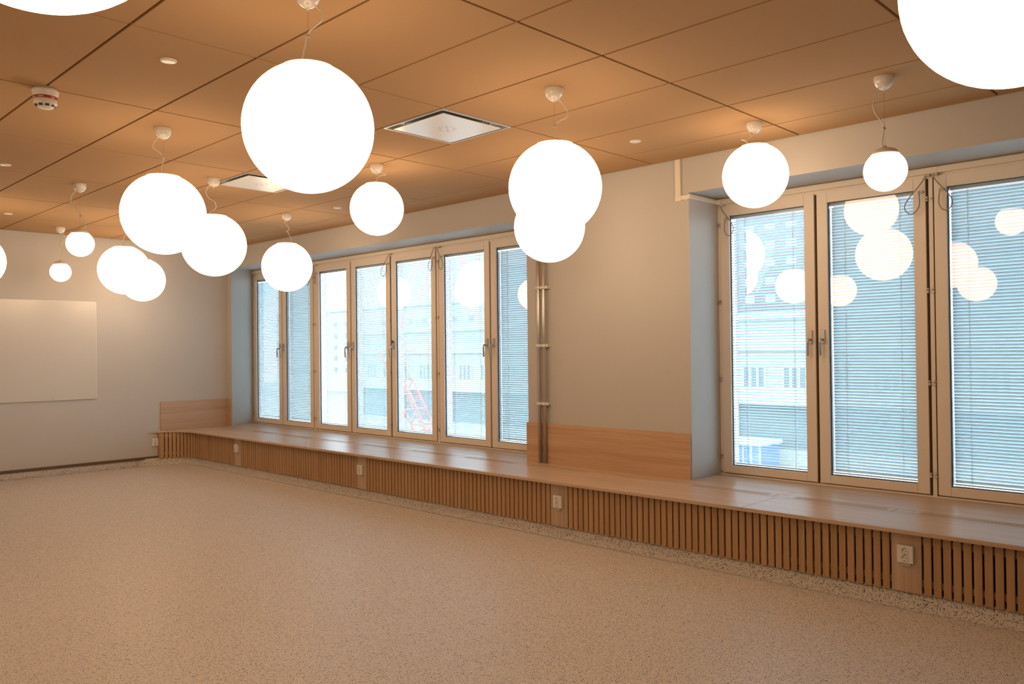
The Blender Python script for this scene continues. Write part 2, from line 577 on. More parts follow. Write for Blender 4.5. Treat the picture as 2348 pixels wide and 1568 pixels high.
def pendant(kind, x, y, cord, label, flip=1):
    R_, zc, neck = KIND[kind]
    e = empty('globe_pendant_lamp', (x, y, H))
    tag(e, label, 'pendant lamp', 'white globe pendant lamps')
    # canopy: a deep glossy half bowl
    prof = [(0, 0.002), (0.050, 0.002), (0.052, -0.003), (0.0515, -0.012)]
    for q in range(1, 11):
        a = q / 10 * PI / 2
        prof.append((0.0515 * math.cos(a) + 0.004 * (q == 10), -0.014 - 0.056 * math.sin(a)))
    prof += [(0.0045, -0.078), (0, -0.078)]
    can = MB().lathe(prof, 32).build('canopy', 'canopy', e)
    zn = zc + R_ * math.cos(math.asin(neck))       # height of the neck
    rn = R_ * neck
    capt = zn + (0.014 if kind != 'S' else 0.040)
    rc = rn * 0.80 if kind != 'S' else rn - 0.004
    # globe
    prof = [(0, zc - R_)]
    n = 28
    a1 = PI - math.asin(neck)
    for q in range(1, n + 1):
        a = a1 * q / n
        prof.append((R_ * math.sin(a), zc - R_ * math.cos(a)))
    prof += [(rn, zn + 0.004), (rn - 0.004, zn + 0.005), (rn - 0.006, zn - 0.004), (0, zn - 0.004)]
    MB().lathe(prof, 56).build('glass_globe', 'globe', e)
    # cap closing the neck
    prof = [(0, zn - 0.002), (rc, zn - 0.002), (rc, zn + 0.006)]
    for q in range(1, 6):
        tt = q / 5
        prof.append((max(0.012, rc * math.cos(tt * PI / 2) ** 0.8), zn + 0.006 + (capt - zn - 0.006) * math.sin(tt * PI / 2)))
    prof += [(0.008, capt + 0.012), (0, capt + 0.012)]
    MB().lathe(prof, 40).build('globe_cap', 'white', e)
    MB().tube([(0, 0, -0.076), (0, 0, capt + 0.01)], 0.0008, 6).build('suspension_wire', 'wire', e)
    if cord is None:
        L = -capt - 0.08
        cord = [(0.028, -0.055), (0.055 * flip, -0.06 - 0.25 * L), (0.02 * flip, -0.06 - 0.5 * L), (0.008, -0.06 - 0.62 * L), (0.03 * flip, capt + 0.03)]
    pts = []
    for q, (du, dz) in enumerate(cord):
        off = RH * du
        pts.append((off.x, off.y, max(dz, capt - 0.002)))
    s0 = 0.030 if cord[0][0] >= 0 else -0.030
    start = RH * s0
    pts = [(start.x, start.y, -0.052)] + pts
    end = RH * (max(-rn * 0.55, min(rn * 0.55, cord[-1][0])))
    pts[-1] = (end.x, end.y, capt + 0.002)
    pts.append((end.x, end.y, zn + 0.004))
    MB().tube(spline(pts, 7), 0.0034, 8).build('power_cord', 'cord', e)
    # ring clip holding cord and wire together
    zcl = min(range(1, len(pts) - 2), key=lambda q: math.hypot(pts[q][0], pts[q][1]) - 0.02 * (pts[q][2] < -0.15))
    px, py, pz = pts[zcl]
    m = MB()
    for cx, cy in ((px, py), (0, 0)):
        m.lathe([(0.0042, -0.005), (0.0068, -0.005), (0.0068, 0.005), (0.0042, 0.005)], 12, (cx, cy, pz))
    if math.hypot(px, py) > 0.008:
        d = Vector((px, py, 0)).normalized()
        m.tube([Vector((0, 0, pz)) + d * 0.004, Vector((px, py, pz)) - d * 0.004], 0.003, 6)
    m.build('cord_clip', 'clearplastic', e)
    return e


LAMPS = [
    ('B', -0.366, -0.826, [(0.033, -0.062), (0.056, -0.089), (0.05, -0.124), (0.01, -0.158), (-0.005, -0.184), (-0.01, -0.211), (-0.03, -0.259)], 'large globe lamp at top centre left, biggest of the globes shown whole'),
    ('B', -0.499, 0.809, [(0.028, -0.062), (0.049, -0.085), (0.078, -0.133), (0.064, -0.162), (0.025, -0.181), (0.006, -0.21), (0.004, -0.294)], 'large globe lamp in front of the pier, upper of two overlapping globes'),
    ('B', -1.487, 1.867, None, 'globe lamp by the pier whose top is hidden behind the nearer overlapping globe'),
    ('M', -0.065, 2.263, [(-0.024, -0.070), (-0.030, -0.098), (-0.064, -0.110), (-0.087, -0.107), (-0.056, -0.118), (-0.042, -0.140)], 'medium globe lamp on a short cord by the right window reveal'),
    ('S', 0.857, 1.946, [(-0.032, -0.063), (-0.056, -0.126), (-0.054, -0.185), (-0.009, -0.25), (-0.005, -0.278), (-0.014, -0.348), (-0.012, -0.405)], 'small globe lamp with a pale cap in front of the right window'),
    ('B', 1.975, -0.300, None, 'very near globe lamp cut off by the top right corner'),
    ('B', 0.841, -2.137, None, 'very near globe lamp showing only its underside in the top left corner'),
    ('B', -2.756, -0.410, [(-0.031, -0.055), (-0.064, -0.1), (-0.061, -0.128), (-0.014, -0.162), (0.003, -0.19), (-0.006, -0.226), (-0.014, -0.273)], 'large globe lamp left of the biggest one, overlapping a slightly smaller globe at its right'),
    ('B', -3.987, 0.516, [(-0.032, -0.052), (-0.065, -0.108), (-0.04, -0.162), (0.004, -0.191), (0.018, -0.234), (0.004, -0.259), (-0.032, -0.277), (-0.036, -0.299)], 'globe lamp below the farther air diffuser, partly behind a larger globe at its left'),
    ('B', -5.151, 1.867, [(-0.014, -0.062), (-0.018, -0.091), (0.018, -0.136), (0.023, -0.159), (0.009, -0.182), (0.041, -0.25), (0.05, -0.3)], 'globe lamp hanging in front of the two leftmost casements of the left window'),
    ('M', -2.677, 1.202, [(0.030, -0.062), (0.054, -0.066), (0.071, -0.076), (0.04, -0.082), (0.007, -0.096), (0.0, -0.128)], 'medium globe lamp on a short cord, right of and below the biggest globe'),
    ('B', -6.498, 0.729, [(-0.032, -0.052), (0.014, -0.102), (0.023, -0.148), (-0.005, -0.217), (-0.028, -0.295)], 'globe lamp near the back wall overlapping a farther globe on its lower right'),
    ('B', -7.578, 1.340, None, 'farthest large globe lamp, half hidden behind another right of the whiteboard'),
    ('S', -4.951, -0.201, [(-0.033, -0.055), (-0.074, -0.105), (-0.07, -0.168), (-0.026, -0.216), (0.011, -0.271), (0.044, -0.345), (0.037, -0.4)], 'small globe lamp at the ceiling edge of the back wall, beside the smallest one'),
    ('S', -7.633, 0.454, [(0.031, -0.055), (0.047, -0.133), (0.002, -0.217), (-0.012, -0.306), (-0.017, -0.395)], 'smallest looking globe lamp, hanging just above the whiteboard'),
    ('B', -6.490, -0.630, None, 'globe lamp cut off by the left edge above the whiteboard'),
    ('B', -1.020, -4.240, None, 'globe lamp behind the viewer, mirrored low in the rightmost window pane'),
    ('B', -2.900, -3.910, None, 'globe lamp behind the viewer, mirrored left in the second pane of the right window'),
    ('B', -2.950, -2.410, None, 'globe lamp left of the view, mirrored in the first pane of the right window'),
]
for k, (kd, x, y, cd, lab) in enumerate(LAMPS):
    pendant(kd, x, y, cd, lab, 1 if k % 2 else -1)

# ------------------------------------------------------------------ windows
GZ0, GZ1 = 0.513, 2.472        # visible glass
SZ0, SZ1 = 0.454, 2.552        # sash
ST = 0.077                     # stile width
LEFT = [(-8.366, -7.589), (-7.569, -6.802), (-6.739, -5.965), (-5.940, -5.163), (-5.135, -4.348), (-4.292, -3.505), (-3.484, -2.690)]
RIGHT = [(-0.864, -0.101), (-0.081, 0.660), (0.712, 1.475), (1.495, 2.262)]


def window_frame(name, sashes, xa, xb, label):
    e = tag(empty(name, ((xa + xb) / 2, YF, SEAT)), label, 'window', kind='structure')
    m = MB()
    y0, y1 = YF + 0.012, YF + 0.125
    m.box(xa, xb, y0, y1, SZ1 - 0.012, SOF)                      # head
    m.box(xa, xb, y0 - 0.012, y1, 0.400, SZ0 - 0.009)            # cill
    m.box(xa, xb, y0 + 0.012, y1, SZ0 - 0.009, SZ0 + 0.012)
    m.box(xa, sashes[0][0] + 0.012, y0 - 0.004, y1, SZ0 + 0.012, SZ1 - 0.012)
    m.box(sashes[-1][1] - 0.012, xb, y0 - 0.004, y1, SZ0 + 0.012, SZ1 - 0.012)
    for (a0, a1), (b0, b1) in zip(sashes, sashes[1:]):
        wide = b0 - a1 > 0.04
        if wide:
            m.box(a1 + 0.018, b0 - 0.008, y0 - 0.010, y0 + 0.02, SZ0 - 0.02, SZ1 - 0.008)
        m.box(a1 - 0.014, b0 + 0.014, y0 + 0.02, y1, SZ0 + 0.012, SZ1 - 0.012)
    o = m.build('window_frame', 'frame', e, 0.002)
    o.matrix_parent_inverse = e.matrix_basis.inverted()
    for (a0, a1), (b0, b1) in zip(sashes, sashes[1:]):
        wide = b0 - a1 > 0.04
        q = MB().box(a1 + 0.0008, a1 + (0.011 if wide else 0.0085), YF + 0.014, YF + 0.034, SZ0 - 0.008, SZ1)  # dark strip standing in for the shade between two sashes
        o = q.build('gap_shade_strip', 'gap_shade', e)
        o.matrix_parent_inverse = e.matrix_basis.inverted()
        if wide:
            q = MB().box(b0 - 0.0065, b0 - 0.0008, YF + 0.010, YF + 0.034, SZ0 - 0.008, SZ1)
            o = q.build('gap_shade_strip', 'gap_shade', e)
            o.matrix_parent_inverse = e.matrix_basis.inverted()
    return e


def sash(win, x0, x1, tilt, handle, hinge, pins=True):
    inv = win.matrix_basis.inverted()

    def fix(o):
        o.matrix_parent_inverse = inv
        return o
    g0, g1 = x0 + ST, x1 - ST
    m = MB()
    ya, yb = YF, YF + 0.062
    e = 0.0006
    m.box(x0, g0 - e, ya, yb, SZ0, SZ1)
    m.box(g1 + e, x1, ya, yb, SZ0, SZ1)
    m.box(g0, g1, ya, yb, SZ0, GZ0)
    m.box(g0, g1, ya, yb, GZ1, SZ1)
    s = fix(m.build('sash', 'frame', win, 0.0025))

    def sub(mb, name, material, bev=0.0):
        return mb.build(name, material, s, bev)
    # bead and spacer round the glass
    m = MB()
    for a, b_, c_, d_ in ((g0, g0 + 0.004, GZ0, GZ1), (g1 - 0.004, g1, GZ0, GZ1), (g0 + 0.004, g1 - 0.004, GZ0, GZ0 + 0.004), (g0 + 0.004, g1 - 0.004, GZ1 - 0.004, GZ1)):
        m.box(a, b_, ya + 0.018, ya + 0.024, c_, d_)
    sub(m, 'gasket', 'gasket')
    m = MB()
    for a, b_, c_, d_ in ((g0, g0 + 0.004, GZ0, GZ1), (g1 - 0.004, g1, GZ0, GZ1), (g0 + 0.004, g1 - 0.004, GZ0, GZ0 + 0.004), (g0 + 0.004, g1 - 0.004, GZ1 - 0.004, GZ1)):
        m.box(a, b_, ya + 0.030, ya + 0.095, c_, d_)
    sub(m, 'spacer', 'alu')
    # outer half of the coupled sash
    m = MB()
    m.box(x0 + 0.02, g0 - e, yb + 0.001, yb + 0.05, SZ0 + 0.013, SZ1 - 0.013)
    m.box(g1 + e, x1 - 0.02, yb + 0.001, yb + 0.05, SZ0 + 0.013, SZ1 - 0.013)
    m.box(g0, g1, yb + 0.001, yb + 0.05, SZ0 + 0.013, GZ0)
    m.box(g0, g1, yb + 0.001, yb + 0.05, GZ1, SZ1 - 0.013)
    sub(m, 'outer_sash', 'frame')
    sub(MB().box(g0 - 0.003, g1 + 0.003, ya + 0.024, ya + 0.028, GZ0 - 0.003, GZ1 + 0.003), 'glass_pane', 'glass')
    sub(MB().box(g0 + 0.001, g1 - 0.001, ya + 0.098, ya + 0.102, GZ0 + 0.001, GZ1 - 0.001), 'glass_pane', 'glass')
    # venetian blind between the panes
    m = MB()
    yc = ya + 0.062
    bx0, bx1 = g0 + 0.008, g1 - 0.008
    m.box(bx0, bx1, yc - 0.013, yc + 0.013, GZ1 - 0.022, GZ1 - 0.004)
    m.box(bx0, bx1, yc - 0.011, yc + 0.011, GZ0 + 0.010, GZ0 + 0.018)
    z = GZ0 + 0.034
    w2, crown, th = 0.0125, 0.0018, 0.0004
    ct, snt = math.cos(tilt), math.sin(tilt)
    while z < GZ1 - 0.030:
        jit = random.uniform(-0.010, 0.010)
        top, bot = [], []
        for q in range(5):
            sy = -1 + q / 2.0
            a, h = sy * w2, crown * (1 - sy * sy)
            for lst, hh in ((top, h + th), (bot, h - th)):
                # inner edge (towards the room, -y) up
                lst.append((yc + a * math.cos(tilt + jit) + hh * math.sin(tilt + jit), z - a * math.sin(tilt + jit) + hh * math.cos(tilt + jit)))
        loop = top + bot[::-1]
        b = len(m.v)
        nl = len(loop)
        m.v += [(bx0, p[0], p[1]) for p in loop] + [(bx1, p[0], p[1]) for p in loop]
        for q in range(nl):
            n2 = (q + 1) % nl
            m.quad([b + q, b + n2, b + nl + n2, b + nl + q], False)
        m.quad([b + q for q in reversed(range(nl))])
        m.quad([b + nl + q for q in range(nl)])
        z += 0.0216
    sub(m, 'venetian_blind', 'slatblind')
    m = MB()
    for fx in (0.17, 0.83):
        lx = bx0 + (bx1 - bx0) * fx
        for dy in (-0.0135, 0.0135):
            m.tube([(lx, yc + dy, GZ0 + 0.018), (lx, yc + dy, GZ1 - 0.022)], 0.0011, 5)
        m.tube([(lx + 0.006, yc - 0.0138, GZ0 + 0.018), (lx + 0.006, yc - 0.0138, GZ1 - 0.022)], 0.0008, 5)
    sub(m, 'ladder_cord', 'white')
    # handle
    if handle:
        hx = (x1 - ST / 2 + 0.002) if handle == 'R' else (x0 + ST / 2 - 0.002)
        m = MB()
        m.box(hx - 0.015, hx + 0.015, ya - 0.012, ya, 1.460, 1.557)
        m.tube([(hx, ya - 0.012, 1.490), (hx, ya - 0.020, 1.490)], 0.013, 16)
        m.tube(spline([(hx, ya - 0.018, 1.492), (hx, ya - 0.040, 1.492), (hx, ya - 0.052, 1.484), (hx, ya - 0.055, 1.465), (hx, ya - 0.053, 1.42), (hx, ya - 0.050, 1.372)], 5), 0.0085, 12)
        sub(m, 'window_handle', 'metal', 0.0015)
    # knuckle hinges on the other stile
    if hinge:
        hx = x1 + 0.009 if hinge == 'R' else x0 - 0.009
        for hz in (2.405, 1.798, 1.188, 0.580):
            m = MB()
            m.lathe([(0, -0.017), (0.0065, -0.017), (0.0075, -0.014), (0.0075, -0.0012), (0.006, -0.001), (0.006, 0.001), (0.0075, 0.0012), (0.0075, 0.014), (0.0065, 0.017), (0, 0.017)], 14, (hx, ya - 0.002, hz))
            sub(m, 'hinge', 'metal')
    return s


D = math.radians
win1 = window_frame('window_1', LEFT, -8.42, PIER0 + 0.02, 'long left window of seven casements with blinds between the panes')
L_T = [(46, 'R', 'L'), (54, 'L', 'R'), (12, 'R', 'L'), (34, 'L', 'R'), (26, 'L', 'R'), (24, 'R', 'L'), (54, 'L', 'R')]
sl = [sash(win1, x0, x1, D(a), h, hg) for (x0, x1), (a, h, hg) in zip(LEFT, L_T)]
# blue lock button above the handle of the fifth casement
hx = LEFT[4][0] + ST / 2 - 0.002
MB().box(hx - 0.020, hx + 0.014, YF - 0.022, YF - 0.012, 1.530, 1.562).build('lock_button', 'blue', sl[4], 0.003)
tag(sl[4].children[-1], 'blue button')
win2 = window_frame('window_2', RIGHT, PIER1 + 0.001, NR, 'right window of wide casements with blinds between the panes')
for (x0, x1), (a, h, hg) in zip(RIGHT, [(22, 'R', 'L'), (53, 'L', 'R'), (54, 'R', 'L'), (53, 'L', 'R')]):
    sash(win2, x0, x1, D(a), h, hg)

# ------------------------------------------------------------------ sash contact cables
SHAPE = [(0, 0), (-0.010, -0.030), (-0.047, -0.079), (-0.082, -0.12), (-0.117, -0.168), (-0.126, -0.2), (-0.117, -0.227), (-0.092, -0.247), (-0.064, -0.24), (-0.043, -0.212), (-0.036, -0.175), (-0.042, -0.105)]


def loop_cable(x, side, label, squeeze=1.0, rise=1.0):
    """side -1: the loop hangs to the left of its start"""
    z0 = 2.559
    e = tag(empty('sash_cable', (x, YF - 0.008, z0)), label, 'cable', 'looped grey cables at the window heads')
    pts = []
    for q, (dx, dz) in enumerate(SHAPE):
        out = -0.014 - 0.020 * math.sin(PI * q / (len(SHAPE) - 1))
        pts.append((-side * dx * squeeze, out, dz * rise))
    MB().tube(spline(pts, 6), 0.0035, 8).build('cable', 'cable', e)
    for (px, py, pz) in (pts[0], pts[-1]):
        m = MB()
        m.lathe([(0, -0.009), (0.0075, -0.008), (0.0075, 0.008), (0, 0.009)], 12, (px, py, pz))
        m.box(px - 0.004, px + 0.026, py - 0.003, 0.008 + 0.0, pz - 0.008, pz + 0.008)
        m.build('cable_clip', 'clearplastic', e, 0.002)
    return e


loop_cable(-8.345, -1, 'looped grey cable in the far left corner of the left window', 0.75, 0.9)
loop_cable(-6.810, -1, 'left of two looped cables at the post behind the globe lamp on the left window', 0.7)
loop_cable(-6.735, 1, 'right of two looped cables at the post behind the globe lamp on the left window', 0.55)
loop_cable(-5.150, -1, 'single looped cable over the fourth casement from the left', 1.0)
loop_cable(-4.345, -1, 'left of two looped cables at the post between fifth and sixth casements', 0.55)
loop_cable(-4.285, 1, 'right of two looped cables at the post between fifth and sixth casements', 0.9)
loop_cable(-0.845, 1, 'looped grey cable in the upper left corner of the right window', 0.95)
loop_cable(0.668, -1, 'wide looped grey cable left of the post in the right window', 1.0)
loop_cable(0.716, 1, 'looped grey cable right of the post in the right window', 0.95)

# ------------------------------------------------------------------ cable trunking
tz0, tz1 = 2.568, 2.606
tr = tag(empty('cable_trunking', (-0.95, YW, tz0)), 'cream cable trunking running down the pier and along the head of the right window', 'cable trunking')


def tpart(mb, name, par):
    o = mb.build(name, 'frame_light', par, 0.0015)
    o.matrix_parent_inverse = par.matrix_basis.inverted()


MAT['frame_light'] = mat('cream_trunking', (0.86, 0.80, 0.70), 0.4)
tpart(MB().box(-0.998, -0.953, YW - 0.018, YW, 2.600, H - 0.001), 'vertical_run', tr)
tpart(MB().box(-0.999, -0.945, YW - 0.0195, YW, 2.560, 2.600), 'elbow', tr)
tpart(MB().box(-0.945, PIER1 + 0.0, YW - 0.018, YW, 2.564, 2.598), 'pier_run', tr)
tpart(MB().box(PIER1, PIER1 + 0.018, YW - 0.018, YF - 0.012, 2.568, 2.602), 'reveal_run', tr)
tpart(MB().box(PIER1, PIER1 + 0.05, YF - 0.030, YF + 0.012, 2.566, 2.604), 'corner_piece', tr)
tpart(MB().box(PIER1 + 0.05, NR, YF - 0.012, YF + 0.012, tz0, tz1), 'head_run', tr)
tpart(MB().box(0.655, 0.735, YF - 0.0135, YF + 0.012, tz0 - 0.002, tz1 + 0.003), 'joint_cover', tr)
tl = tag(empty('cable_trunking', (-5.5, YF, tz0)), 'cream cable trunking along the head of the left window', 'cable trunking')
tpart(MB().box(-8.38, PIER0, YF - 0.012, YF + 0.012, tz0, tz1), 'head_run', tl)
for xx in (-6.77, -5.15, -4.32):
    tpart(MB().box(xx - 0.035, xx + 0.035, YF - 0.0135, YF + 0.012, tz0 - 0.002, tz1 + 0.003), 'joint_cover', tl)

# ------------------------------------------------------------------ pipes on the pier
for x, side in ((-2.415, 'left'), (-2.354, 'right')):
    o = MB().tube([(0, 0, 0), (0, 0, H - SEAT)], 0.0150, 20).build('heating_pipe', 'pipe', loc=(x, YW - 0.036, SEAT))
    tag(o, '%s of two upright steel pipes on the pier' % side, 'pipe', 'steel pipes on the pier')
cl0 = None
for z, lab in ((1.984, 'uppermost white clip holding the two pipes'), (1.472, 'middle white clip holding the two pipes'), (0.960, 'lowest white clip holding the two pipes')):
    if cl0 is None:
        m = MB()
        m.box(-2.450, -2.312, -0.0, 0.036, -0.012, 0.012)
        m.tube([(-2.450, 0.012, 0), (-2.312, 0.012, 0)], 0.0115, 12)
        for x in (-2.415, -2.354):
            m.lathe([(0.0152, -0.012), (0.0195, -0.012), (0.0195, 0.012), (0.0152, 0.012)], 20, (x, 0, 0))
        cl0 = m.build('pipe_clip', 'white')
        o = cl0
    else:
        o = cl0.copy()
        COL.objects.link(o)
    o.location = (0, YW - 0.036, z)
    tag(o, lab, 'pipe clip', 'white pipe clips on the pier')

# ------------------------------------------------------------------ wooden back panels
o = MB().box(-2.596, PIER1 - 0.006, YW - 0.017, YW, SEAT, 0.787).build('backrest_panel', 'wood_pier', bevel=0.0015)
tag(o, 'long oak backrest panel on the pier between the windows', 'backrest panel')
bp = tag(empty('backrest_panel', (XB, 2.3, SEAT)), 'short pale wooden backrest panel on the back wall in the corner', 'backrest panel')
for mb, nm in ((MB().box(XB, XB + 0.016, 1.815, YW - 0.060, SEAT, 0.813), 'panel'), (MB().box(XB, -8.128, YW - 0.060, YW - 0.0425, SEAT, 0.815), 'return_panel')):
    o = mb.build(nm, 'wood_y', bp, 0.0015)
    o.matrix_parent_inverse = bp.matrix_basis.inverted()

# ------------------------------------------------------------------ window seat
YE = 2.062          # front edge of the seat
YS = 2.120          # front of the slats
bench = tag(empty('window_seat', (-3, YS, 0)), 'long pale wooden window seat with slatted front under the windows', 'bench')
binv = bench.matrix_basis.inverted()


def bpart(mb, name, material, bev=0.0):
    o = mb.build(name, material, bench, bev)
    o.matrix_parent_inverse = binv
    return o


TT = 0.024
BX1 = XR
# arc of the front edge in the corner: concave quarter circle from back wall to straight front
ac, aR = (-7.81, 1.640), 0.422
arc = []
for q in range(0, 25):
    a = PI - q / 24 * PI / 2
    arc.append((ac[0] + aR * math.cos(a) - 0.012 * (1 - q / 24), ac[1] + aR * math.sin(a)))
GY0, GY1 = 2.545, 2.640
GR = [(-8.18, -7.54), (-7.30, -6.66), (-6.55, -5.86), (-5.70, -5.02), (-4.90, -4.23), (-4.07, -3.39), (-3.25, -2.58), (-2.43, -1.745), (-0.81, -0.12), (-0.03, 0.650), (0.755, 1.44), (1.54, 2.225)]
m = MB()
# rounded nose in front, following arc + straight edge
edge = [(XB + 0.001, 1.640)] + arc[1:] + [(BX1, YE)]
JO = [-7.72, -3.30, -0.085, 2.90]
m.prism([(XB + 0.001, 1.640)] + arc[1:] + [(JO[0] - 0.0004, YE), (JO[0] - 0.0004, GY0), (XB + 0.001, GY0)], SEAT - TT, SEAT)
for a, b in zip(JO, JO[1:] + [BX1]):
    m.box(a + 0.0004, b - 0.0004, YE, GY0, SEAT - TT, SEAT)
for a, b in zip([XB + 0.001] + JO, JO + [BX1]):
    m.box(a + 0.0004, b - 0.0004, GY1, YW - 0.001, SEAT - TT, SEAT)
xs = [XB + 0.001]
for a, b in GR:
    xs += [a, b]
xs.append(BX1)
for k in range(0, len(xs), 2):
    m.box(xs[k], xs[k + 1], GY0, GY1, SEAT - TT, SEAT)
m.box(-8.38, PIER0 - 0.001, YW - 0.001, YF + 0.014, SEAT - TT, SEAT)
m.box(PIER1 + 0.001, NR - 0.001, YW - 0.001, YF + 0.014, SEAT - TT, SEAT)
seat = bpart(m, 'seat_top', 'wood_x', 0.0035)
# convector grilles let into the seat
for a, b in GR:
    m = MB()
    z0, z1 = SEAT - 0.012, SEAT + 0.0006
    m.box(a + 0.001, a + 0.045, GY0 + 0.001, GY1 - 0.001, z0, z1)
    m.box(b - 0.045, b - 0.001, GY0 + 0.001, GY1 - 0.001, z0, z1)
    n = 4
    wbar = (GY1 - GY0 - 0.002 - 3 * 0.0115) / 4
    for q in range(n):
        y = GY0 + 0.001 + q * (wbar + 0.0115)
        m.box(a + 0.045, b - 0.045, y, y + wbar, z0, z1)
    m.build('vent_grille', 'wood_x', bench).matrix_parent_inverse = binv
    MB().box(a + 0.02, b - 0.02, GY0 + 0.004, GY1 - 0.004, SEAT - 0.06, SEAT - 0.055).build('cavity_shade_sheet', 'dark', bench).matrix_parent_inverse = binv  # near-black sheet in place of the shaded cavity below the slots
# blank panels and slats
PAN = [(-6.830, -6.668), (-4.293, -4.133), (-1.730, -1.562), (0.795, 0.951), (3.32, 3.48)]
SZA, SZB = 0.088, SEAT - TT - 0.004
for a, b in PAN:
    bpart(MB().box(a, b, YS - 0.001, YS + 0.018, SZA, SZB), 'blank_panel', 'wood_z', 0.001)
sx = -7.78
runs = [(sx, PAN[0][0])] + [(PAN[k][1], PAN[k + 1][0]) for k in range(4)] + [(PAN[4][1], BX1 - 0.01)]
GAP = 0.0112
for k, (a, b) in enumerate(runs):
    n = round((b - a - GAP) / 0.0488)
    p = (b - a - GAP) / n
    m = MB()
    for q in range(n):
        m.box(a + GAP + q * p, a + GAP + q * p + p - GAP, YS, YS + 0.016, SZA, SZB)
    if k == 0:
        # slats round the curved corner
        cc, cr = (-7.78, 1.700), 0.420
        n2 = 12
        for q in range(n2):
            a0 = PI / 2 + (q + 0.0) / n2 * math.radians(78)
            a1 = PI / 2 + (q + 0.77) / n2 * math.radians(78)
            quad = [(cc[0] + rr * math.cos(an), cc[1] + rr * math.sin(an)) for rr, an in ((cr, a1), (cr, a0), (cr + 0.016, a0), (cr + 0.016, a1))]
            m.prism(quad, SZA, SZB)
    bpart(m, 'slatted_front', 'slat', 0.001)
    # battens behind
    m = MB()
    for z in (0.128, 0.355):
        m.box(a, b, YS + 0.0165, YS + 0.040, z, z + 0.036)
    bpart(m, 'batten', 'slat')
m = MB()
m.box(XB + 0.001, -8.186, 1.779, 1.797, SZA, SZB)
for z in (0.128, 0.355):
    pl = [(cc[0] + 0.437 * math.cos(PI / 2 + q / 12 * math.radians(78)), cc[1] + 0.437 * math.sin(PI / 2 + q / 12 * math.radians(78))) for q in range(13)]
    po = [(cc[0] + 0.458 * math.cos(PI / 2 + q / 12 * math.radians(78)), cc[1] + 0.458 * math.sin(PI / 2 + q / 12 * math.radians(78))) for q in range(13)]
    m.prism(pl[::-1] + po, z, z + 0.036)
bpart(m, 'corner_batten', 'slat')
# speckled upstand under the slats (coved foot)
PROF = [(0.045, 0.0), (0.020, 0.006), (0.006, 0.018), (0.0, 0.040), (0.0, 0.094), (-0.010, 0.094), (-0.010, 0.0)]
path = [((-7.80 + (0) , 1.700), 0)]
line = [((-8.230, 1.50), (1, 0)), ((-8.224, 1.60), (0.995, -0.08)), ((-8.212, 1.69), (0.985, -0.15))]
for q in range(0, 20):
    an = PI / 2 + math.radians(78) * (1 - q / 19)
    line.append(((cc[0] + cr * math.cos(an), cc[1] + cr * math.sin(an)), (-math.cos(an), -math.sin(an))))
line.append(((BX1, YS), (0, -1)))
m = MB()
for (p, nrm) in line:
    for d, z in PROF:
        dd = d - 0.012
        m.v.append((p[0] + nrm[0] * dd, p[1] + nrm[1] * dd, z))
np_ = len(PROF)
for q in range(len(line) - 1):
    for k in range(np_):
        k2 = (k + 1) % np_
        m.quad([q * np_ + k, (q + 1) * np_ + k, (q + 1) * np_ + k2, q * np_ + k2], k < 4)
m.quad([k for k in reversed(range(np_))])
m.quad([(len(line) - 1) * np_ + k for k in range(np_)])
tag(m.build('baseboard_window', 'cove'), 'speckled vinyl upstand below the slatted seat front', 'baseboard', kind='structure')


# ------------------------------------------------------------------ sockets
def socket(loc, rot, label, tagged=True, w=0.084, h=0.096):
    e = empty('wall_socket', loc)
    e.rotation_euler = (0, 0, rot)
    tag(e, label, 'power socket', 'white double power sockets')
    d = 0.020
    m = MB().box(-w / 2, w / 2, -d, 0, -h / 2, h / 2)
    m.build('cover_plate', 'white', e, 0.004, seg=3)
    for zz in (0.019, -0.019):
        m = MB()
        st = len(m.v)
        m.lathe([(0.0192, -0.001), (0.0192, 0.0030), (0.0176, 0.0034), (0.0166, 0.0030), (0.0162, 0.0005), (0, 0.0005)], 28)
        m.xform(st, Matrix.Translation((-0.002, -d, zz)) @ Matrix.Rotation(PI / 2, 4, 'X'))
        ins = m.build('socket_insert', 'white', e)
        for kx, kz, rr in ((-0.0075, 0.003, 0.0030), (0.0075, -0.003, 0.0030)):
            m = MB()
            st = len(m.v)
            m.lathe([(0, 0.0011), (rr, 0.0011), (rr, 0.0)], 12)
            m.xform(st, Matrix.Translation((-0.002 + kx, -d - 0.0001, zz + kz)) @ Matrix.Rotation(PI / 2, 4, 'X'))
            m.build('pin_hole', 'socket_hole', ins)
        for kz in (0.0155, -0.0155):
            m = MB().box(-0.0055, 0.0015, -d - 0.0032, -d, zz + kz - 0.002, zz + kz + 0.002)
            m.build('earth_contact', 'socket_hole', ins)
    if tagged:
        lt = MB().box(-0.024, 0.024, -0.010, 0, -h / 2 - 0.016, -h / 2 - 0.0005).build('label_strip', 'clearplastic', e, 0.001)
        m = MB()
        for q in range(6):
            m.box(-0.019 + q * 0.0066, -0.0145 + q * 0.0066, -0.0104, -0.0098, -h / 2 - 0.0075, -h / 2 - 0.0035)
        m.build('label_print', 'mark', lt)
    return e


ZS = 0.297
socket((0.873, YS - 0.001, ZS), 0, 'double power socket on the blank panel nearest the right edge')
socket((-1.650, YS - 0.001, 0.277), 0, 'double power socket on the blank panel below the pier')
socket((-4.228, YS - 0.001, 0.277), 0, 'double power socket on the blank panel under the left window, nearer one')
socket((-6.762, YS - 0.001, 0.297), 0, 'double power socket on the blank panel nearest the far corner')
socket((XB, 1.748, 0.295), PI / 2, 'double power socket on the back wall below the tip of the seat', False)

# ------------------------------------------------------------------ whiteboard
wb = tag(empty('whiteboard', (XB, 0.12, 1.49)), 'blank glossy whiteboard with rounded corners on the back wall', 'whiteboard')
bw, bh = 1.83, 1.192


